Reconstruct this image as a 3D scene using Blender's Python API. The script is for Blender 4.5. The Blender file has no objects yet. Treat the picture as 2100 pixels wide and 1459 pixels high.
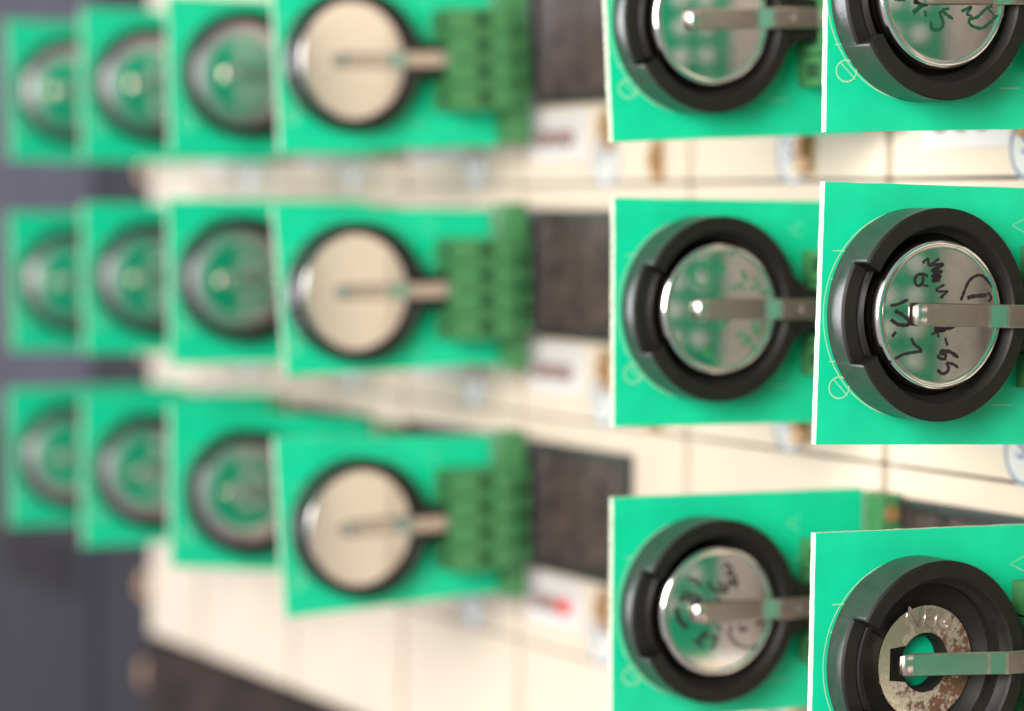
import bpy, bmesh, math, random
from mathutils import Vector, Matrix
random.seed(7)
R_ = math.radians
scene = bpy.context.scene
COL = scene.collection

# ------------------------------------------------------------------ camera (1 unit = 1 cm)
cam = bpy.data.cameras.new('camera'); cam_o = bpy.data.objects.new('camera', cam); COL.objects.link(cam_o)
yaw, pit, roll = 0.4965, 0.0514, 0.0074
cam_o.location = (-20.9744, -29.8120, 1.3855)
_fw = Vector((math.sin(yaw)*math.cos(pit), math.cos(yaw)*math.cos(pit), -math.sin(pit)))
_rt = Vector((math.cos(yaw), -math.sin(yaw), 0)); _up = _rt.cross(_fw)
_R = math.cos(roll)*_rt + math.sin(roll)*_up; _U = -math.sin(roll)*_rt + math.cos(roll)*_up
cam_o.rotation_euler = Matrix((_R, _U, -_fw)).transposed().to_euler()
cam.sensor_width = 36; cam.lens = 36*5500/2100
cam.clip_start = .5; cam.clip_end = 1000
cam.dof.use_dof = True; cam.dof.focus_distance = 36.6; cam.dof.aperture_fstop = 0.12; cam.dof.aperture_blades = 0
scene.camera = cam_o

# ------------------------------------------------------------------ light: a room lit by a large window and soft room light
w = bpy.data.worlds.new('World'); scene.world = w; w.use_nodes = True
bg = w.node_tree.nodes['Background']; bg.inputs[0].default_value = (.40, .365, .385, 1); bg.inputs[1].default_value = 1.0
def area(name, loc, target, sx, sy, power, col):
    l = bpy.data.lights.new(name, 'AREA'); l.shape = 'RECTANGLE'; l.size = sx; l.size_y = sy; l.energy = power; l.color = col
    o = bpy.data.objects.new(name, l); COL.objects.link(o); o.location = loc
    o.rotation_euler = (Vector(target)-Vector(loc)).to_track_quat('-Z', 'Y').to_euler()
    return o
area('window_light', (-88, 183, 22), (0, 0, 0), 172, 112, 470000, (.93, .93, .98))
area('room_light', (-42, -25, 12), (2, 6, 0), 32, 27, 67000, (1.0, .97, .92))
scene.view_settings.view_transform = 'Standard'; scene.view_settings.look = 'None'
scene.view_settings.exposure = 0.26; scene.view_settings.gamma = 1
scene.render.engine = 'CYCLES'
scene.cycles.use_denoising = True; scene.cycles.max_bounces = 8; scene.cycles.sample_clamp_indirect = 0; scene.cycles.use_light_tree = False; scene.cycles.caustics_reflective = False

# ------------------------------------------------------------------ materials
def mat(name, col, rough=.5, metal=0, spec=.5, noise=0, nscale=8, bump=0, bscale=40, coat=0, aniso=0):
    m = bpy.data.materials.new(name); m.use_nodes = True; nt = m.node_tree; b = nt.nodes['Principled BSDF']
    b.inputs['Base Color'].default_value = (*col, 1); b.inputs['Roughness'].default_value = rough
    b.inputs['Metallic'].default_value = metal; b.inputs['Specular IOR Level'].default_value = spec
    b.inputs['Coat Weight'].default_value = coat; b.inputs['Coat Roughness'].default_value = .12
    tc = nt.nodes.new('ShaderNodeTexCoord')
    if noise:
        n = nt.nodes.new('ShaderNodeTexNoise'); n.inputs['Scale'].default_value = nscale; n.inputs['Detail'].default_value = 6
        nt.links.new(tc.outputs['Object'], n.inputs['Vector'])
        r = nt.nodes.new('ShaderNodeValToRGB')
        r.color_ramp.elements[0].position = .3; r.color_ramp.elements[1].position = .7
        r.color_ramp.elements[0].color = (*[c*(1-noise) for c in col], 1); r.color_ramp.elements[1].color = (*[min(1, c*(1+noise)) for c in col], 1)
        nt.links.new(n.outputs['Fac'], r.inputs['Fac']); nt.links.new(r.outputs['Color'], b.inputs['Base Color'])
    if bump:
        n2 = nt.nodes.new('ShaderNodeTexNoise'); n2.inputs['Scale'].default_value = bscale; n2.inputs['Detail'].default_value = 4
        nt.links.new(tc.outputs['Object'], n2.inputs['Vector'])
        bp = nt.nodes.new('ShaderNodeBump'); bp.inputs['Strength'].default_value = bump; bp.inputs['Distance'].default_value = .02
        nt.links.new(n2.outputs['Fac'], bp.inputs['Height']); nt.links.new(bp.outputs['Normal'], b.inputs['Normal'])
    return m
M = {}
M['green'] = mat('green_solder_mask', (.0025, .425, .220), .4, noise=.11, nscale=1.1, bump=.05, bscale=60, spec=.28)
M['fibre'] = mat('glass_fibre_edge', (.43, .47, .36), .8, noise=.35, nscale=14, bump=.5, bscale=30)
M['black'] = mat('black_plastic', (.0075, .006, .0048), .55, noise=.25, nscale=5, bump=.14, bscale=22, spec=.25)
M['blackg'] = mat('black_plastic_wall', (.026, .024, .0235), .36, noise=.25, nscale=5, bump=.2, bscale=17, spec=.85)  # holder side walls, greyer and glossier than the top face
M['steel'] = mat('cell_steel', (.76, .715, .67), .085, 1, noise=.06, nscale=7, bump=.012, bscale=9)
M['rim'] = mat('cell_rim_steel', (.76, .72, .69), .14, 1)
M['rimd'] = mat('dull_cell_rim', (.50, .47, .48), .30, 1)
M['nickel'] = mat('nickel_spring', (.62, .525, .48), .27, 1, noise=.08, nscale=6, bump=.012, bscale=14)
M['silk'] = mat('silkscreen_ink', (.25, .50, .30), .6)
M['ink'] = mat('black_marker', (.012, .006, .010), .35)
M['ginkd'] = mat('green_marker', (.004, .045, .022), .35)
M['gink'] = mat('faded_green_marker', (.02, .14, .055), .4)
M['term'] = mat('terminal_green_plastic', (.042, .165, .056), .5, noise=.1, nscale=4)
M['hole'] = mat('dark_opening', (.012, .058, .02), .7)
M['tin'] = mat('solder_tin', (.86, .82, .76), .4, .15)
M['taupe'] = mat('taupe_for_reflection', (.78, .68, .62), .6, noise=.15, nscale=2)  # colour made up for unseen parts that reflect in the steel cells
M['brass'] = mat('brass', (.31, .175, .075), .55, .4, noise=.2, nscale=5)
M['plate'] = mat('cream_white_plate', (.56, .475, .378), .7, noise=.03, nscale=.7, spec=.15)
M['slot'] = mat('grey_gap', (.06, .058, .068), .8)
M['frame'] = mat('black_frame', (.018, .02, .019), .5, noise=.4, nscale=9, bump=.2, bscale=20)
M['conn'] = mat('brown_black_connector', (.052, .035, .032), .6, noise=.7, nscale=2.6, bump=.4, bscale=12)
M['label'] = mat('grey_white_label', (.52, .50, .49), .6)
M['led'] = mat('unlit_brown_led', (.20, .12, .10), .4)
M['logo'] = mat('pale_blue_sticker', (.47, .46, .43), .5)
M['blue'] = mat('blue_print', (.03, .10, .22), .5)
M['tan'] = mat('tan_recess', (.50, .36, .22), .6, noise=.15, nscale=3)
M['rail'] = mat('dark_brown_rail', (.030, .022, .020), .95, noise=.5, nscale=.6, spec=.05)
M['cab'] = mat('dark_slate_cabinet', (.026, .026, .033), .9, noise=.12, nscale=.35, spec=.08)
M['cabl'] = mat('slate_cabinet_door', (.062, .060, .080), .9, noise=.12, nscale=.35, spec=.08)
M['cabd'] = mat('darker_cabinet_slot', (.011, .009, .011), .9, spec=.1)
# lit red led
m = mat('lit_red_led', (.5, .03, .03), .3); b = m.node_tree.nodes['Principled BSDF']
b.inputs['Emission Color'].default_value = (1, .06, .05, 1); b.inputs['Emission Strength'].default_value = .06; M['ledr'] = m
# rusty washer
m = mat('rusty_contact_steel', (.60, .56, .50), .27, 1, bump=.12, bscale=14); nt = m.node_tree; b = nt.nodes['Principled BSDF']
tc = nt.nodes.new('ShaderNodeTexCoord'); n = nt.nodes.new('ShaderNodeTexNoise'); n.inputs['Scale'].default_value = 5.5; n.inputs['Detail'].default_value = 9; n.inputs['Roughness'].default_value = .68
nt.links.new(tc.outputs['Object'], n.inputs['Vector'])
sx = nt.nodes.new('ShaderNodeSeparateXYZ'); nt.links.new(tc.outputs['Object'], sx.inputs[0])
a1 = nt.nodes.new('ShaderNodeMath'); a1.operation = 'MULTIPLY_ADD'; a1.inputs[1].default_value = .16; nt.links.new(sx.outputs['X'], a1.inputs[0]); nt.links.new(n.outputs['Fac'], a1.inputs[2])
a2 = nt.nodes.new('ShaderNodeMath'); a2.operation = 'MULTIPLY_ADD'; a2.inputs[1].default_value = -.10; nt.links.new(sx.outputs['Z'], a2.inputs[0]); nt.links.new(a1.outputs[0], a2.inputs[2])
rp = nt.nodes.new('ShaderNodeValToRGB'); rp.color_ramp.elements[0].position = .45; rp.color_ramp.elements[1].position = .60
nt.links.new(a2.outputs[0], rp.inputs['Fac'])
mx = nt.nodes.new('ShaderNodeMix'); mx.data_type = 'RGBA'; mx.inputs['A'].default_value = (.64, .57, .46, 1); mx.inputs['B'].default_value = (.10, .045, .022, 1)
nt.links.new(rp.outputs['Color'], mx.inputs['Factor']); nt.links.new(mx.outputs['Result'], b.inputs['Base Color'])
iv = nt.nodes.new('ShaderNodeMath'); iv.operation = 'MULTIPLY_ADD'; iv.inputs[1].default_value = -.75; iv.inputs[2].default_value = 1; nt.links.new(rp.outputs['Color'], iv.inputs[0]); nt.links.new(iv.outputs[0], b.inputs['Metallic'])
rr = nt.nodes.new('ShaderNodeMath'); rr.operation = 'MULTIPLY_ADD'; rr.inputs[1].default_value = .5; rr.inputs[2].default_value = .25; nt.links.new(rp.outputs['Color'], rr.inputs[0]); nt.links.new(rr.outputs[0], b.inputs['Roughness'])
M['rust'] = m

# ------------------------------------------------------------------ helpers
def link(name, me, parent=None, loc=(0, 0, 0)):
    o = bpy.data.objects.new(name, me); COL.objects.link(o); o.location = loc
    if parent: o.parent = parent
    return o
def mesh(bm, *mats):
    me = bpy.data.meshes.new('mesh'); bm.normal_update(); bm.to_mesh(me); bm.free()
    for x in mats: me.materials.append(M[x])
    return me
def empty(name, loc):
    o = bpy.data.objects.new(name, None); COL.objects.link(o); o.location = loc; o.empty_display_size = .5; return o
def tag(o, label=None, cat=None, group=None, kind=None):
    for k, v in (('label', label), ('category', cat), ('group', group), ('kind', kind)):
        if v: o[k] = v
    return o
def box(bm, x0, x1, y0, y1, z0, z1, mi=0, bev=0):
    vs = [bm.verts.new((x, y, z)) for x in (x0, x1) for y in (y0, y1) for z in (z0, z1)]
    fs = []
    for q in ((0, 1, 3, 2), (4, 6, 7, 5), (0, 4, 5, 1), (2, 3, 7, 6), (0, 2, 6, 4), (1, 5, 7, 3)):
        f = bm.faces.new([vs[i] for i in q]); f.material_index = mi; fs.append(f)
    if bev:
        es = list({e for f in fs for e in f.edges})
        r = bmesh.ops.bevel(bm, geom=es, offset=bev, segments=2, affect='EDGES', profile=.6)
        for f in r['faces']: f.material_index = mi
    return fs
def boxmesh(dims, matn, bev=0):
    bm = bmesh.new(); box(bm, *dims, bev=bev); return mesh(bm, matn)
def recess(bm, o, u, v, n, W, Hh, hx0, hx1, hy0, hy1, d, mi=0, hi=1):
    """a rectangular face at o spanned by u*W, v*Hh (outward normal n) with a sunk rectangular opening"""
    o, u, v, n = map(Vector, (o, u, v, n))
    P = lambda a, b, c=0: bm.verts.new(o+u*a+v*b-n*c)
    A = [P(0, 0), P(W, 0), P(W, Hh), P(0, Hh)]; B = [P(hx0, hy0), P(hx1, hy0), P(hx1, hy1), P(hx0, hy1)]
    C = [P(hx0, hy0, d), P(hx1, hy0, d), P(hx1, hy1, d), P(hx0, hy1, d)]
    for i in range(4):
        j = (i+1) % 4
        bm.faces.new((A[i], A[j], B[j], B[i])).material_index = mi
        bm.faces.new((B[i], B[j], C[j], C[i])).material_index = hi
    bm.faces.new(C).material_index = hi
def lathe(bm, prof, n=96, smooth_from=0, mi=None, cap=True):
    """revolve (r,h) about -y"""
    rings = []
    for r, h in prof:
        if r < 1e-6: rings.append([bm.verts.new((0, -h, 0))]); continue
        rings.append([bm.verts.new((r*math.cos(2*math.pi*i/n), -h, r*math.sin(2*math.pi*i/n))) for i in range(n)])
    for k in range(len(rings)-1):
        a, b = rings[k], rings[k+1]
        for i in range(n):
            j = (i+1) % n
            if len(a) == 1: f = bm.faces.new((a[0], b[i], b[j]))
            elif len(b) == 1: f = bm.faces.new((a[i], b[0], a[j]))
            else: f = bm.faces.new((a[i], b[i], b[j], a[j]))
            f.smooth = True
            if mi: f.material_index = mi[k]
def spline(pts, per=7):
    if len(pts) < 3: return pts
    P = [pts[0]]+list(pts)+[pts[-1]]; out = []
    for i in range(1, len(P)-2):
        p0, p1, p2, p3 = [Vector((*p, 0)) for p in P[i-1:i+3]]
        for k in range(per):
            t = k/per
            q = .5*((2*p1)+(p2-p0)*t+(2*p0-5*p1+4*p2-p3)*t*t+(3*p1-p0-3*p2+p3)*t**3)
            out.append((q.x, q.y))
    out.append(pts[-1]); return out
def ribbon(bm, pts, wd, y, sm=True, vary=0):
    pts = spline(pts) if sm else pts
    L, Rr = [], []
    n = len(pts)
    for i, p in enumerate(pts):
        a = pts[max(0, i-1)]; c = pts[min(n-1, i+1)]
        d = Vector((c[0]-a[0], c[1]-a[1])); d = d.normalized() if d.length > 1e-9 else Vector((1, 0))
        ww = wd/2*(1+vary*math.sin(i*1.3))*(.72 if i in (0, n-1) else 1)
        e = d*ww*.5 if i == n-1 else (-d*ww*.5 if i == 0 else Vector((0, 0)))
        L.append(bm.verts.new((p[0]-d.y*ww+e.x, y, p[1]+d.x*ww+e.y))); Rr.append(bm.verts.new((p[0]+d.y*ww+e.x, y, p[1]-d.x*ww+e.y)))
    for i in range(n-1): bm.faces.new((L[i], Rr[i], Rr[i+1], L[i+1]))
def textmesh(s, size, ext, matn):
    cu = bpy.data.curves.new('t', 'FONT'); cu.body = s; cu.size = size; cu.extrude = ext; cu.align_x = 'CENTER'; cu.align_y = 'CENTER'
    o = bpy.data.objects.new('t', cu); COL.objects.link(o)
    dg = bpy.context.evaluated_depsgraph_get(); me = bpy.data.meshes.new_from_object(o.evaluated_get(dg))
    bpy.data.objects.remove(o); me.materials.clear(); me.materials.append(M[matn]); return me

# ------------------------------------------------------------------ measured tables
MARKS = {
 (0,2): [(0.04,[(-0.311,0.702),(-0.224,0.757),(-0.207,0.671),(-0.055,0.758)]),(0.05,[(-0.207,0.671),(0.021,0.681),(-0.157,0.599),(-0.001,0.588),(-0.154,0.522),(-0.016,0.525),(-0.142,0.46),(-0.022,0.476)]),(0.045,[(-0.223,0.521),(-0.301,0.547),(-0.386,0.532),(-0.427,0.476),(-0.407,0.407),(-0.346,0.394),(-0.297,0.45),(-0.303,0.519)]),(0.04,[(-0.312,0.402),(-0.217,0.389)]),(0.035,[(0.05,0.408),(-0.069,0.35),(-0.033,0.316),(0.106,0.319),(0.005,0.247),(0.04,0.241)]),(0.045,[(-0.799,0.117),(-0.711,0.126),(-0.535,0.197)]),(0.055,[(-0.724,0.043),(-0.603,-0.011),(-0.497,-0.092),(-0.529,-0.141),(-0.648,-0.143),(-0.735,-0.109),(-0.787,-0.075)]),(0.045,[(0.337,0.211),(0.385,0.323),(0.466,0.479),(0.603,0.551),(0.71,0.525),(0.82,0.429),(0.866,0.388),(0.891,0.423)]),(0.06,[(0.45,0.24),(0.545,0.263),(0.756,0.28)]),(0.04,[(0.781,0.316),(0.837,0.247),(0.795,0.197)]),(0.055,[(-0.064,-0.165),(0.059,-0.191),(0.248,-0.154)]),(0.04,[(-0.055,-0.165),(-0.062,-0.206),(0.094,-0.205),(-0.043,-0.234),(-0.12,-0.263)]),(0.04,[(-0.025,-0.255),(-0.015,-0.296)]),(0.06,[(-0.761,-0.296),(-0.712,-0.247)]),(0.045,[(-0.453,-0.328),(-0.398,-0.404),(-0.283,-0.486),(-0.394,-0.508),(-0.58,-0.543),(-0.781,-0.641)]),(0.05,[(0.099,-0.316),(0.137,-0.407)]),(0.055,[(0.037,-0.491),(0.176,-0.497),(0.319,-0.573)]),(0.05,[(0.037,-0.491),(0.038,-0.526),(0.108,-0.532),(0.102,-0.595),(0.006,-0.582),(-0.004,-0.547)]),(0.045,[(0.139,-0.651),(0.236,-0.664),(0.325,-0.713)]),(0.05,[(0.139,-0.651),(0.169,-0.735),(0.119,-0.791),(0.05,-0.791),(-0.004,-0.749)])],
 (0,1): [(0.05,[(-0.798,-0.092),(-0.725,-0.103),(-0.632,-0.098)]),(0.07,[(-0.505,-0.268),(-0.449,-0.237),(-0.374,-0.177),(-0.29,-0.154)]),(0.05,[(-0.319,-0.251),(-0.301,-0.318)]),(0.045,[(-0.038,-0.226),(0.066,-0.215)]),(0.045,[(-0.019,-0.234),(0.018,-0.286),(0.13,-0.352)]),(0.05,[(-0.02,-0.249),(-0.076,-0.279),(-0.031,-0.384),(-0.041,-0.459),(-0.117,-0.504),(-0.21,-0.482),(-0.218,-0.392)]),(0.045,[(0.282,-0.246),(0.435,-0.192),(0.367,-0.275),(0.433,-0.32),(0.394,-0.38),(0.441,-0.441),(0.602,-0.477),(0.757,-0.393),(0.834,-0.324),(0.969,-0.3)]),(0.045,[(0.442,-0.35),(0.547,-0.319),(0.682,-0.212),(0.778,-0.181)]),(0.04,[(0.74,-0.227),(0.834,-0.317)])],
 (1,2): [(0.06,[(-0.486,0.69),(-0.384,0.735),(-0.254,0.714),(-0.2,0.583),(-0.209,0.407),(-0.35,0.363),(-0.481,0.45),(-0.51,0.581),(-0.486,0.69)]),(0.05,[(-0.122,0.605),(-0.019,0.671),(0.059,0.65),(0.009,0.562),(-0.069,0.561)]),(0.05,[(0.186,0.826),(0.211,0.892)]),(0.06,[(0.375,0.585),(0.456,0.497),(0.404,0.453)]),(0.05,[(0.171,0.32),(0.275,0.343),(0.379,0.387),(0.408,0.299)]),(0.05,[(0.588,0.498),(0.697,0.366),(0.539,0.321)]),(0.05,[(0.699,0.255),(0.805,0.277),(0.886,0.233)]),(0.06,[(-0.051,-0.295),(0.078,-0.23),(0.156,-0.186)]),(0.05,[(-0.125,-0.492),(-0.021,-0.471)]),(0.06,[(0.604,-0.21),(0.633,-0.343),(0.674,-0.388),(0.763,-0.211)]),(0.06,[(0.318,-0.407),(0.423,-0.386),(0.504,-0.475),(0.427,-0.563)]),(0.06,[(0.502,-0.409),(0.64,-0.653)]),(0.06,[(-0.329,-0.644),(-0.172,-0.712),(-0.065,-0.845)]),(0.06,[(-0.227,-0.601),(-0.303,-0.689),(-0.12,-0.734)])],
 (1,3): [(0.05,[(-0.577,0.547),(-0.435,0.516),(-0.318,0.414)]),(0.05,[(-0.657,0.334),(-0.543,0.304),(-0.313,0.196),(-0.54,0.183)]),(0.05,[(-0.627,0.284),(-0.682,0.215),(-0.4,0.273)]),(0.055,[(-0.178,0.48),(-0.147,0.381),(0.026,0.324),(0.082,0.395),(-0.005,0.447)]),(0.055,[(0.074,0.71),(0.16,0.731),(0.22,0.631),(0.135,0.586),(0.28,0.555),(0.313,0.383),(0.195,0.486),(0.141,0.319),(0.026,0.324)]),(0.04,[(-0.029,0.254),(0.002,0.156)]),(0.09,[(-0.763,0.075),(-0.703,-0.097),(-0.559,-0.226)]),(0.05,[(-0.44,-0.45),(-0.298,-0.434),(-0.187,-0.319),(-0.3,-0.361),(-0.354,-0.504),(-0.239,-0.535)]),(0.05,[(-0.156,-0.418),(-0.013,-0.402),(-0.095,-0.592)]),(0.04,[(-0.018,-0.208),(0.07,-0.31)]),(0.045,[(0.241,-0.222),(0.216,-0.367),(0.306,-0.518),(0.54,-0.605),(0.742,-0.568),(0.856,-0.452),(0.852,-0.28)]),(0.05,[(0.386,-0.23),(0.446,-0.331),(0.531,-0.262)]),(0.05,[(0.675,-0.221),(0.997,-0.215),(0.912,-0.333)])]}
SILK = [[(0.172,0.847),(0.475,0.852)],[(0.153,0.469),(0.279,0.471)],[(0.165,-0.651),(0.316,-0.648)],[(0.358,-0.863),(0.511,-0.863)],[(0.259,-0.898),(0.487,-1.113)]]
BOARDS = {
 (0,1): (-0.045, 4.342, 0.0338, [(0.06,1.774),(4.813,1.774),(4.693,-1.774),(-0.06,-1.774)]),
 (0,2): (-0.097, 0.126, -0.0236, [(0.005,1.774),(4.755,1.822),(4.747,-1.822),(-0.005,-1.774)]),
 (0,3): (-0.143, -4.628, -0.0148, [(-0.008,1.775),(4.743,1.775),(4.758,-1.775),(0.008,-1.775)]),
 (1,1): (0.069, 4.336, 0.0502, [(-0.022,1.778),(4.734,1.778),(4.778,-1.778),(0.022,-1.778)]),
 (1,2): (0.240, -0.077, -0.0078, [(-0.029,1.78),(4.721,1.796),(4.779,-1.796),(0.029,-1.78)]),
 (1,3): (0.259, -4.737, -0.0106, [(-0.029,1.775),(4.722,1.775),(4.779,-1.775),(0.029,-1.775)]),
 (3,1): (-0.255, 4.336, 0.0442, [(-0.019,1.728),(4.735,1.728),(4.774,-1.728),(0.019,-1.728)]),
 (3,2): (-0.160, -0.093, 0.0170, [(-0.121,1.64),(4.628,1.561),(4.873,-1.561),(0.121,-1.64)]),
 (3,3): (-0.145, -4.703, 0.0168, [(-0.1,1.765),(4.648,1.606),(4.853,-1.606),(0.1,-1.765)]),
 (4,1): (-0.128, 4.393, 0.0000, [(-0.046,1.663),(4.704,1.663),(4.796,-1.663),(0.046,-1.663)]),
 (4,2): (-0.113, -0.041, 0.0000, [(-0.035,1.772),(4.715,1.772),(4.785,-1.772),(0.035,-1.772)]),
 (4,3): (-0.081, -4.432, -0.0921, [(-0.178,1.731),(4.592,1.731),(4.948,-1.731),(0.178,-1.731)]),
 (5,1): (0.064, 4.435, 0.0000, [(-0.01,1.777),(4.74,1.777),(4.76,-1.777),(0.01,-1.777)]),
 (5,2): (0.101, -0.110, 0.0000, [(-0.028,1.893),(4.722,1.893),(4.778,-1.893),(0.028,-1.893)]),
 (5,3): (0.074, -4.659, 0.0000, [(-0.004,1.913),(4.746,1.913),(4.754,-1.913),(0.004,-1.913)]),
 (6,1): (0.191, 4.509, 0.0000, [(-0.059,1.903),(4.691,1.903),(4.809,-1.903),(0.059,-1.903)]),
 (6,2): (0.243, -0.332, 0.0000, [(-0.047,1.926),(4.703,1.926),(4.797,-1.926),(0.047,-1.926)]),
 (6,3): (0.195, -4.821, 0.0000, [(-0.034,1.858),(4.716,1.858),(4.784,-1.858),(0.034,-1.858)]),
}

PY = 6.0261
# ------------------------------------------------------------------ the wall of white modules (panel face at X = 5.6, facing -X)
PX = 5.6
SE = [-11.9, -5.85, .2, 6.25, 12.4, 18.85, 24.35, 30.5, 36.6]      # module seams along the wall
RZ = [11.45, 6.75, 2.06, -2.66, -7.38, -10.28]                      # seams between rows
GAP = .05
COLN = {0: 'out past the right edge', 1: 'beside the nearest boards', 2: 'behind the second sharp column', 3: 'in the bare column without boards',
        4: 'behind the first blurred column', 5: 'behind the second blurred column', 6: 'behind the third blurred column', 7: 'behind the farthest boards'}
ROWN = {0: 'topmost row', 1: 'top row', 2: 'middle row', 3: 'bottom row of boards', 4: 'lowest plain row'}
plate_cache = {}
def plate_mesh(W, Hh):
    k = (round(W, 3), round(Hh, 3))
    if k not in plate_cache: plate_cache[k] = boxmesh((0, 1.2, 0, W, -Hh, 0), 'plate', .035)
    return plate_cache[k]
# black connector socket: frame with a sunk face (local: y along the wall, z up, -x out)
FRW, FRH = 4.15, 2.6
def frame_mesh():
    bm = bmesh.new(); t = .17; d = .16
    for a in ((0, FRW, 0, t), (0, FRW, FRH-t, FRH), (0, t, t+.002, FRH-t-.002), (FRW-t, FRW, t+.002, FRH-t-.002)):
        box(bm, -d, .02, a[0], a[1], a[2], a[3], bev=.02)
    return mesh(bm, 'frame')
FRAME = frame_mesh()
def conn_mesh():
    bm = bmesh.new(); t = .17
    box(bm, -.04, .03, t-.01, FRW-t+.01, t-.01, FRH-t+.01)
    return mesh(bm, 'conn')
CONN = conn_mesh()
def led_mesh(mt):
    bm = bmesh.new(); n = 20
    prev = None
    for r, h in ((.17, 0), (.17, .09), (.13, .16), (.06, .19)):
        ring = [bm.verts.new((-h, r*math.cos(2*math.pi*i/n), r*math.sin(2*math.pi*i/n))) for i in range(n)]
        if prev:
            for i in range(n):
                f = bm.faces.new((prev[i], prev[(i+1) % n], ring[(i+1) % n], ring[i])); f.smooth = True
        prev = ring
    bm.faces.new(prev); return mesh(bm, mt)
LED, LEDR = led_mesh('led'), led_mesh('ledr')
LABEL = boxmesh((-.03, .01, -2.25, 0, -.98, 0), 'label', .01)
def disc_mesh(r, d, mt, r0=0, n=40):
    bm = bmesh.new(); o = [(r*math.cos(2*math.pi*i/n), r*math.sin(2*math.pi*i/n)) for i in range(n)]
    A = [bm.verts.new((-d, a, b)) for a, b in o]; B = [bm.verts.new((0, a, b)) for a, b in o]
    if r0:
        q = [(r0*math.cos(2*math.pi*i/n), r0*math.sin(2*math.pi*i/n)) for i in range(n)]
        Ci = [bm.verts.new((-d, a, b)) for a, b in q]
    for i in range(n):
        j = (i+1) % n
        bm.faces.new((A[i], A[j], B[j], B[i]))
        if r0: bm.faces.new((A[i], Ci[i], Ci[j], A[j]))
    if not r0: bm.faces.new(list(reversed(A)))
    return mesh(bm, mt)
DISC, RING = disc_mesh(.52, .012, 'logo'), disc_mesh(.50, .018, 'blue', .455)
LOGOT = textmesh('S', .55, .004, 'blue')
def brass_mesh():
    bm = bmesh.new(); box(bm, -.10, .02, -.16, .16, -.42, .42, bev=.03); box(bm, -.22, -.10, -.11, .11, -.16, .2, bev=.04); return mesh(bm, 'brass')
BRASS = brass_mesh()
RECESS = boxmesh((-.02, .01, -.33, .33, -.5, .5), 'tan', .008)
KNOB = disc_mesh(.17, .1, 'label', 0, 24)
REFL_PLATE = boxmesh((0, 1.2, 0, SE[1]-SE[0]-.22, -4.65, 0), 'taupe', .035)  # added out of view, to give the nearest cells a grey-brown reflection
for i in range(1, len(SE)):
    for r in range(0, 5):
        y0, y1 = SE[i-1]+.11, SE[i]-.11; z1, z0 = RZ[r]-GAP/2, RZ[r+1]+GAP/2
        if r == 0 and i < 3: continue
        root = empty('white_module', (PX, y0, z1))
        tag(root, ('cream white module plate %s, %s' if i > 1 else 'unseen taupe plate added for cell reflections %s, %s') % (COLN[i-1], ROWN[r]), 'module', 'white modules covering the wall')
        off = .0
        pl = link('front_plate', plate_mesh(y1-y0, z1-z0) if i > 1 else REFL_PLATE, root)
        if r in (1, 2, 3) and i > 1:
            S = y1-y0                                               # local y of the far seam
            if i != 4:
                fr = link('connector_socket', FRAME, root, (0, S-.3-FRW, -3.1+GAP/2)); link('socket_face', CONN, fr)
                sh = -.35 if i == 3 else .15
                lb = link('label_strip', LABEL, root, (0, S-.45+sh, -3.2))
                for k in range(3):
                    lit = (i == 5 and r == 3 and k == 2)
                    link('led', LEDR if lit else LED, lb, (-.03, -.55-.53*k, -.55))
                    if lit: COL.objects[-1]['label'] = 'small red indicator led that is lit'
            lo = -3.3 if i == 3 else -3.05
            ld = link('logo_sticker', DISC, root, (-.002, S+lo-.25, -4.22)); link('sticker_ring', RING, ld, (-.003, 0, 0))
            lt = link('sticker_letter', LOGOT, ld, (-.016, .12, .08)); lt.rotation_euler = (R_(90), 0, R_(-90))
            rc = link('latch_recess', RECESS, root, (-.001, S-3.62, -4.12+.0)) if i in (4,) else None
            for k, (dy, dz) in enumerate(((-3.72, -4.1),) if i == 4 else ((-3.45, -3.62), (-5.28, -4.25)) if i == 5 else ((-3.45, -3.62),)):
                link('brass_latch', BRASS, root, (-.01, S+dy, dz))
            if i == 4: link('round_knob', KNOB, root, (-.03, S-3.6, -3.9))
# backing behind the seams, end strip, rail, cabinet: the fixed setting
bk = link('rack_backing_wall', boxmesh((PX+.5, PX+1.3, -12, 40.2, -14, 12), 'slot')); tag(bk, kind='structure')
es = link('end_strip', boxmesh((PX, PX+1.2, 36.72, 40.3, -10.25, 12), 'plate', .03)); tag(es, 'cream upright end strip of the module wall beside the dark cabinet', 'end strip')
rl = link('wall_rail', boxmesh((PX-.3, PX+1.3, -12, 40.0, -13.6, -10.33), 'rail', .06)); tag(rl, 'dark brown rail running below the lowest white modules', 'rail')
for k, z in enumerate((2.6, -2.3, -9.0, -11.5)):
    bm = bmesh.new(); box(bm, -.15, .9, -.3, .3, -.36, .36, bev=.08); box(bm, -.26, -.15, -.15, .15, -.15, .15, bev=.04)
    o = link('brass_bracket', mesh(bm, 'brass'), None, (PX+.1, 40.7, z))
    tag(o, ('brown brass bracket at the wall end, between the top and middle rows', 'brown brass bracket at the wall end, between the middle and bottom rows',
            'golden brass bracket at the wall end, below the bottom row', 'brown brass bracket at the left end of the dark rail')[k], 'bracket', 'brass brackets at the end of the wall')
cb = empty('dark_cabinet', (PX+.9, 41.6, -20)); tag(cb, 'dark slate grey cabinet behind the far end of the white wall', 'cabinet')
link('side_panel', boxmesh((0, 9, 0, 5.5, 0, 45), 'cab', .1), cb)
link('door_panel', boxmesh((-.12, 9, 5.6, 40, 14.3, 45), 'cabl', .1), cb); link('drawer_panel', boxmesh((-.12, 9, 5.6, 40, 0, 14.1), 'cab', .1), cb)
link('handle_slot', boxmesh((-.2, -.1, 7.5, 14, 9.6, 11.2), 'cabd', .02), cb)

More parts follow.
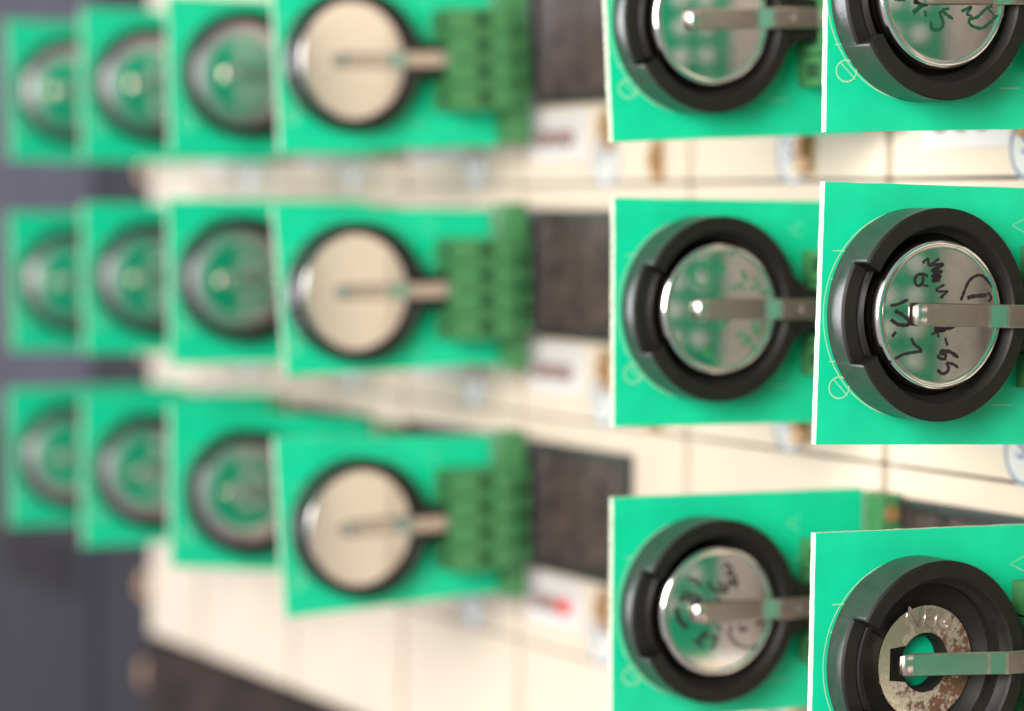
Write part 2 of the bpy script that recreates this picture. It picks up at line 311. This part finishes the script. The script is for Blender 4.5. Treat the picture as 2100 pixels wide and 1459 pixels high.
# ------------------------------------------------------------------ battery boards
def holder_mesh(R, Ri, Hh, Hn, na=28, N=120):
    bm = bmesh.new()
    def prof(h):
        return [(R, 0), (R, h-.05), (R, h-.03), (R-.03, h), (Ri+.03, h), (Ri, h-.03), (Ri, .40), (Ri-.09, .37), (Ri-.09, .25), (.40, .25), (.37, .23), (.37, .004)]
    angs = []
    for i in range(N):
        a = 360*i/N; angs.append((a, Hn if abs(a-180) < na else Hh))
    seq = []
    for k, (a, h) in enumerate(angs):
        seq.append((a, h)); a2, h2 = angs[(k+1) % N]
        if h2 != h:
            e = 180-na if h2 == Hn else 180+na
            seq.append((e, h)); seq.append((e, h2))
    rings = [[bm.verts.new((r*math.cos(R_(a)), -y, r*math.sin(R_(a)))) for r, y in prof(h)] for a, h in seq]
    for k in range(len(rings)):
        A, B = rings[k], rings[(k+1) % len(rings)]
        step = seq[k][1] != seq[(k+1) % len(rings)][1]
        for j in range(len(A)-1):
            if step and j in (0,): pass
            try:
                f = bm.faces.new((A[j], A[j+1], B[j+1], B[j])); f.smooth = (j in (0, 1, 2, 5, 8, 10)) and not step; f.material_index = 1 if j < 2 else 0
            except ValueError: pass
        if step:                                                   # close the upright wall of the notch
            lo, hi = (A, B) if seq[k][1] < seq[(k+1) % len(rings)][1] else (B, A)
            bm.faces.new([hi[1], hi[2], hi[3], hi[4], hi[5], lo[5], lo[4], lo[3], lo[2], lo[1]])
    # neck towards the terminal
    s = R/1.45; pts = []
    up = [(1.10, .78), (1.33, .56), (1.48, .42), (1.62, .345), (1.80, .31), (2.12, .30)]
    loop = [(x*s, z*s) for x, z in up]+[(x*s, -z*s) for x, z in reversed(up)]+[(1.27*s, -.4*s), (1.30*s, 0), (1.27*s, .4*s)]
    t = [bm.verts.new((x, -Hh+.05, z)) for x, z in loop]; bq = [bm.verts.new((x, 0, z)) for x, z in loop]
    bm.faces.new(t); n = len(loop)
    for i in range(n): bm.faces.new((t[i], bq[i], bq[(i+1) % n], t[(i+1) % n]))
    bmesh.ops.recalc_face_normals(bm, faces=bm.faces)
    return mesh(bm, 'black', 'blackg')
def spring_mesh(s, A, B, tip, xb=.83, curl=True):
    prof = [(2.22, .16), (2.21, A-.07), (2.15, A-.01), (2.0, A), (1.08, A), (1.03, A-.006), (xb, B[0]+.008), (xb-.06, B[0]), (-.30, B[1]), (-.37, B[1]-.003), (-.41, B[1]-.007), (-.435, B[1]-.014), (-.453, B[1]-.028), (-.463, (B[1]+tip)/2-.008), (-.468, tip)]
    dh = 0
    hw = [.16]*9+[.159, .156, .150, .140, .124, .102, .085]
    if not curl:
        prof = prof[:8]+[(-.24, B[1]), (-.33, B[1]-.01), (-.41, tip+.018), (-.49, tip), (-.56, tip+.01), (-.60, tip+.03)]
        hw = [.16]*9+[.158, .155, .148, .125, .07]
    bm = bmesh.new(); th = .02; rows = []
    for i, ((x, h), wd) in enumerate(zip(prof, hw)):
        a = prof[max(0, i-1)]; c = prof[min(len(prof)-1, i+1)]
        d = Vector((c[0]-a[0], c[1]-a[1])).normalized(); nx, nh = d.y*th, -d.x*th   # outward offset
        rows.append([bm.verts.new((x*s+q*nx, -(h+dh+q*nh), zz*s)) for q, zz in ((.25, -wd), (1, -wd+.014), (1, wd-.014), (.25, wd))])
    for i in range(len(rows)-1):
        for j in range(4):
            f = bm.faces.new((rows[i][j], rows[i][(j+1) % 4], rows[i+1][(j+1) % 4], rows[i+1][j])); f.smooth = (j == 1 and i > 7)
    bm.faces.new(rows[0]); bm.faces.new(rows[-1]); bmesh.ops.recalc_face_normals(bm, faces=bm.faces)
    return mesh(bm, 'nickel')
def plus_mesh(s, dh):
    bm = bmesh.new()
    for dx, dz in ((0, 0), (.06, 0), (-.06, 0), (0, .055), (0, -.055)):
        bmesh.ops.create_icosphere(bm, subdivisions=1, radius=.017, matrix=Matrix.Translation((1.42*s+dx, -(.02+dh), dz)))
    return mesh(bm, 'nickel')
HOLD = {'a': holder_mesh(1.45, 1.20, .66, .37), 'b': holder_mesh(1.36, 1.205, .60, .46, 24)}
SPRING = {'a': spring_mesh(1, .735, (.645, .682), .608), 'b': spring_mesh(.93, .645, (.555, .568), .515, .74, False), 'e': spring_mesh(1, .735, (.655, .40), .305)}
PLUS = {'a': plus_mesh(1, .735), 'b': plus_mesh(.93, .645)}
def silk_mesh(s):
    bm = bmesh.new(); yy = -.004; R = 1.417*s; cx, cz = 1.463, .014
    arc = lambda a0, a1, r=R: [(cx+r*math.cos(R_(a)), cz+r*math.sin(R_(a))) for a in range(a0, a1+1, 3)]
    ribbon(bm, arc(95, 263), .018, yy, False)
    ribbon(bm, arc(277, 318), .014, yy, False); ribbon(bm, arc(42, 85), .014, yy, False)
    for l in SILK: ribbon(bm, l, .022, yy-.001, False)
    c = (.345, -1.005); ribbon(bm, [(c[0]+.165*math.cos(R_(a)), c[1]+.145*math.sin(R_(a))) for a in range(40, 401, 10)], .022, yy-.002, False)
    for z in (1.28, .62):                                          # printed chevrons right of the holder
        ribbon(bm, [(3.45, z+.1), (3.22, z), (3.45, z-.1)], .02, yy, False)
    ribbon(bm, [(2.95, -1.25), (3.3, -1.25)], .02, yy, False)
    return mesh(bm, 'silk')
SILKM = silk_mesh(1); SILKB = silk_mesh(.9)
def pcb_mesh(q, seed):
    rnd = random.Random(seed); T = .11; pts = []
    for i in range(4):
        a, b = Vector(q[i]), Vector(q[(i+1) % 4]); n = 26; e = (b-a); nn = Vector((-e.y, e.x)).normalized()
        for k in range(n):
            jit = 0 if k == 0 else rnd.uniform(-.003, .003)
            pts.append(a+e*k/n+nn*jit)
    bm = bmesh.new(); F = [bm.verts.new((p.x, 0, p.y)) for p in pts]; B = [bm.verts.new((p.x+rnd.uniform(-.003, .003), T, p.y+rnd.uniform(-.003, .003))) for p in pts]
    bm.faces.new(list(reversed(F))); bm.faces.new(B); n = len(pts)
    for i in range(n): bm.faces.new((F[i], B[i], B[(i+1) % n], F[(i+1) % n])).material_index = 1
    bmesh.ops.recalc_face_normals(bm, faces=bm.faces)
    return mesh(bm, 'green', 'fibre')
def pole_mesh():
    bm = bmesh.new(); x0, x1, d, hz = 3.38, 4.72, .88, .236
    recess(bm, (x0, -d, -hz), (1, 0, 0), (0, 0, 1), (0, -1, 0), x1-x0, 2*hz, .57, .86, .11, .36, .2)       # screw opening on the front
    recess(bm, (x0, -.004, -hz), (0, -1, 0), (0, 0, 1), (-1, 0, 0), d-.004, 2*hz, .28, .6, .12, .35, .04)         # wire entry on the left
    for zz in (-hz, hz):
        bm.faces.new([bm.verts.new(p) for p in ((x0, -.004, zz), (x1, -.004, zz), (x1, -d, zz), (x0, -d, zz))])
    bm.faces.new([bm.verts.new(p) for p in ((x1, -.004, -hz), (x1, -d, -hz), (x1, -d, hz), (x1, -.004, hz))])
    bmesh.ops.recalc_face_normals(bm, faces=bm.faces)
    return mesh(bm, 'term', 'hole')
POLE = pole_mesh()
def flange_mesh(xe, mt='term'):
    bm = bmesh.new(); box(bm, 4.80, xe, -.42, .28, -1.70, 1.70, bev=.05)
    for k in range(4):                                             # raised keys on the plug face
        z = -.76+k*.508; box(bm, 4.86, min(xe-.05, 5.2), -.62, -.42, z-.17, z+.17, bev=.03)
    return mesh(bm, mt)
def screw_mesh():
    bm = bmesh.new(); bmesh.ops.create_cone(bm, cap_ends=True, segments=20, radius1=.15, radius2=.13, depth=.08, matrix=Matrix.Rotation(R_(90), 4, 'X'))
    return mesh(bm, 'brass')
SCREW = screw_mesh()
def solder():
    bm = bmesh.new(); bmesh.ops.create_uvsphere(bm, u_segments=14, v_segments=8, radius=.17, matrix=Matrix.Diagonal((1, .75, 1, 1)))
    for f in bm.faces: f.smooth = True
    return mesh(bm, 'tin')
SOLDER = solder()
def cell_mesh(kind):
    bm = bmesh.new()
    if kind == 'a':
        p = [(1.02, .25), (1.03, .27), (1.03, .55), (1.02, .583), (.995, .604), (.965, .613), (.945, .610), (.93, .602), (.925, .600), (.90, .600), (0, .600)]
        lathe(bm, p, 128, mi=[0, 1, 1, 1, 1, 1, 1, 0, 0, 0])
    elif kind == 'b':
        p = [(1.16, .25), (1.17, .27), (1.17, .36), (1.16, .385), (1.135, .40), (1.08, .4155), (.97, .442), (.86, .469), (.83, .473), (.80, .474), (.78, .474), (0, .474)]
        lathe(bm, p, 128, mi=[1, 1, 1, 1, 1, 1, 1, 1, 0, 0, 0])
    else:
        p = [(1.16, .25), (1.17, .27), (1.17, .455), (1.163, .48), (1.145, .497), (1.12, .505), (1.09, .508), (1.06, .508), (0, .508)]
        lathe(bm, p, 128, mi=[1, 1, 1, 1, 1, 0, 0, 0])
    bmesh.ops.recalc_face_normals(bm, faces=bm.faces)
    return mesh(bm, 'steel', 'rim' if kind == 'a' else 'rimd')
CELL = {'a': cell_mesh('a'), 'b': cell_mesh('b'), 'c': cell_mesh('c')}
def contact_plate():
    bm = bmesh.new(); R, r = .79, .415; N = 96; top = -.285; out = []; inn = []
    for i in range(N):
        a = 2*math.pi*i/N; c, s = math.cos(a), math.sin(a)
        out.append((R*c, R*s))
        x, z = r*c, r*s
        if c < 0 and abs(s)*r < .25 and math.cos(a) < -.78: x, z = -.60, max(-.25, min(.25, s/ .63*.25))
        inn.append((x, z))
    O = [bm.verts.new((x, top, z)) for x, z in out]; I = [bm.verts.new((x, top, z)) for x, z in inn]
    O2 = [bm.verts.new((x, -.142, z)) for x, z in out]; I2 = [bm.verts.new((x, -.142, z)) for x, z in inn]
    for i in range(N):
        j = (i+1) % N
        bm.faces.new((O[i], O[j], I[j], I[i])); bm.faces.new((O[i], O2[i], O2[j], O[j])); bm.faces.new((I[i], I[j], I2[j], I2[i]))
    bmesh.ops.recalc_face_normals(bm, faces=bm.faces)
    return mesh(bm, 'rust')
HOFF = {(0, 1): (1.57, .06), (0, 2): (1.63, .014), (0, 3): (1.75, -.046), (1, 1): (1.62, .06), (1, 2): (1.65, .066), (1, 3): (1.66, -.02), (3, 1): (1.52, 0), (3, 2): (1.50, -.02),
        (3, 3): (1.60, -.04), (4, 1): (1.66, .015), (4, 2): (1.55, .055), (4, 3): (1.70, -.02)}
ROW = {1: 'top', 2: 'middle', 3: 'bottom'}
BL = {(0, 1): 'sharp green board cut by the top right corner of the photo', (0, 2): 'sharp green board at right holding the cell with black writing', (0, 3): 'sharp green board at lower right with an empty rusty battery holder',
      (1, 1): 'green board in the second column holding an unmarked steel cell, cut by the top edge', (1, 2): 'green board in the second column whose cell has faint green writing', (1, 3): 'green board in the second column whose cell has a circled black scrawl'}
CLn = {(0, 1): 'steel coin cell with dark green marker scrawl, cut by the top right corner', (0, 2): 'steel coin cell in the right board with black handwriting and bracketed numeral one', (1, 1): 'plain unmarked steel coin cell in the second column, near the top edge',
      (1, 2): 'steel coin cell with faint smudged green marker writing', (1, 3): 'steel coin cell with black scrawl and circled mark, lower second column'}
CN = {-1: 'unseen column nearest the camera', 3: 'first blurred column', 4: 'second blurred column', 5: 'third blurred column', 6: 'farthest column at the left edge'}
COLD = {3: 'cream reflecting', 4: 'dark green reflecting', 5: 'dark green reflecting', 6: 'grey green reflecting'}
for c in (-1, 0, 1, 3, 4, 5, 6):
    for r in (1, 2, 3):
        if c == -1: mx_, mz, ang, q = .05, 4.6*(2-r)-.05, .0, [(0, 1.775), (4.75, 1.775), (4.75, -1.775), (0, -1.775)]
        else: mx_, mz, ang, q = BOARDS[(c, r)]
        if c >= 5: q = [(q[0][0], 1.76), (q[1][0], 1.76), (q[2][0], -1.76), (q[3][0], -1.76)]
        k = 'a' if c < 3 else 'b'
        root = empty('battery_board', (mx_, c*PY, mz)); root.rotation_euler = (0, -ang, 0)
        tag(root, BL.get((c, r)) or '%s green board of the %s' % (ROW[r], CN[c]), 'circuit board', 'green battery boards plugged into the wall')
        pcb = link('pcb', pcb_mesh(q, c*10+r), root)
        ho = HOFF.get((c, r), (1.6, 0))
        ho = (ho[0]-(.075 if k == 'a' else .04), ho[1]+.005)
        tag(link('silkscreen', SILKM if k == 'a' else SILKB, root, (ho[0]-1.555, 0, ho[1]-.019)), kind='stuff')
        h = link('cell_holder', HOLD[k], root, (ho[0], -.001, ho[1]))
        sp = link('contact_spring', SPRING['e' if (c, r) == (0, 3) else k], root, (ho[0], 0, ho[1])); link('plus_mark', PLUS[k], sp)
        tb = link('terminal_block', flange_mesh((5.50 if c < 3 else 5.12)-mx_, 'term' if c > 0 else 'taupe'), root)  # blocks out of view are coloured taupe to grey the cell reflections
        for kk in range(4): link('pole', POLE, tb, (.13 if c == 1 else 0, 0, -.762+.508*kk))
        for zz in ((-1.38, 1.38) if c < 3 else ()): link('flange_screw', SCREW, tb, (5.02, -.44, zz))
        for xx in (3.80, 4.30):
            for kk in range(4): link('solder_joint', SOLDER, root, (xx, .165, -.762+.508*kk))
        if (c, r) == (0, 3):
            cp = link('contact_plate', contact_plate(), root, (ho[0], 0, ho[1])); cp['label'] = 'rusty ring shaped contact plate stamped NEG'
            t = link('stamped_word', textmesh('NEG', .40, .014, 'steel'), cp, (.03, -.287, .59)); t.rotation_euler = (R_(90), R_(8), 0)
            sp.location.y = .0
            continue
        ce = link('coin_cell', CELL['c' if c == 3 else k], None)
        ce.matrix_world = Matrix.Translation((mx_, c*PY, mz)) @ Matrix.Rotation(-ang, 4, 'Y') @ Matrix.Translation((ho[0]-(.06 if k == 'b' else 0), 0, ho[1])) @ (Matrix.Translation((0, -.45, 0)) @ Matrix.Rotation(R_(-2.5 if k == 'a' else (4 if c == 3 else -.6)), 4, 'Z') @ Matrix.Translation((0, .45, 0)))
        tag(ce, CLn.get((c, r)) or ('plain coin cell in the %s board of the %s' % (ROW[r], CN[c]) if c < 3 else '%s button cell, %s board, %s' % (COLD[c], ROW[r], CN[c])), 'coin cell', 'coin cells in the battery holders')
        if (c, r) in MARKS:
            bm = bmesh.new()
            for i, (wd, pl) in enumerate(MARKS[(c, r)]): ribbon(bm, pl, wd*.95, -.6025-.0004*(i % 3), True, .16)
            tag(link('handwriting', mesh(bm, {(0, 1): 'ginkd', (1, 2): 'gink'}.get((c, r), 'ink')), ce), kind='stuff')
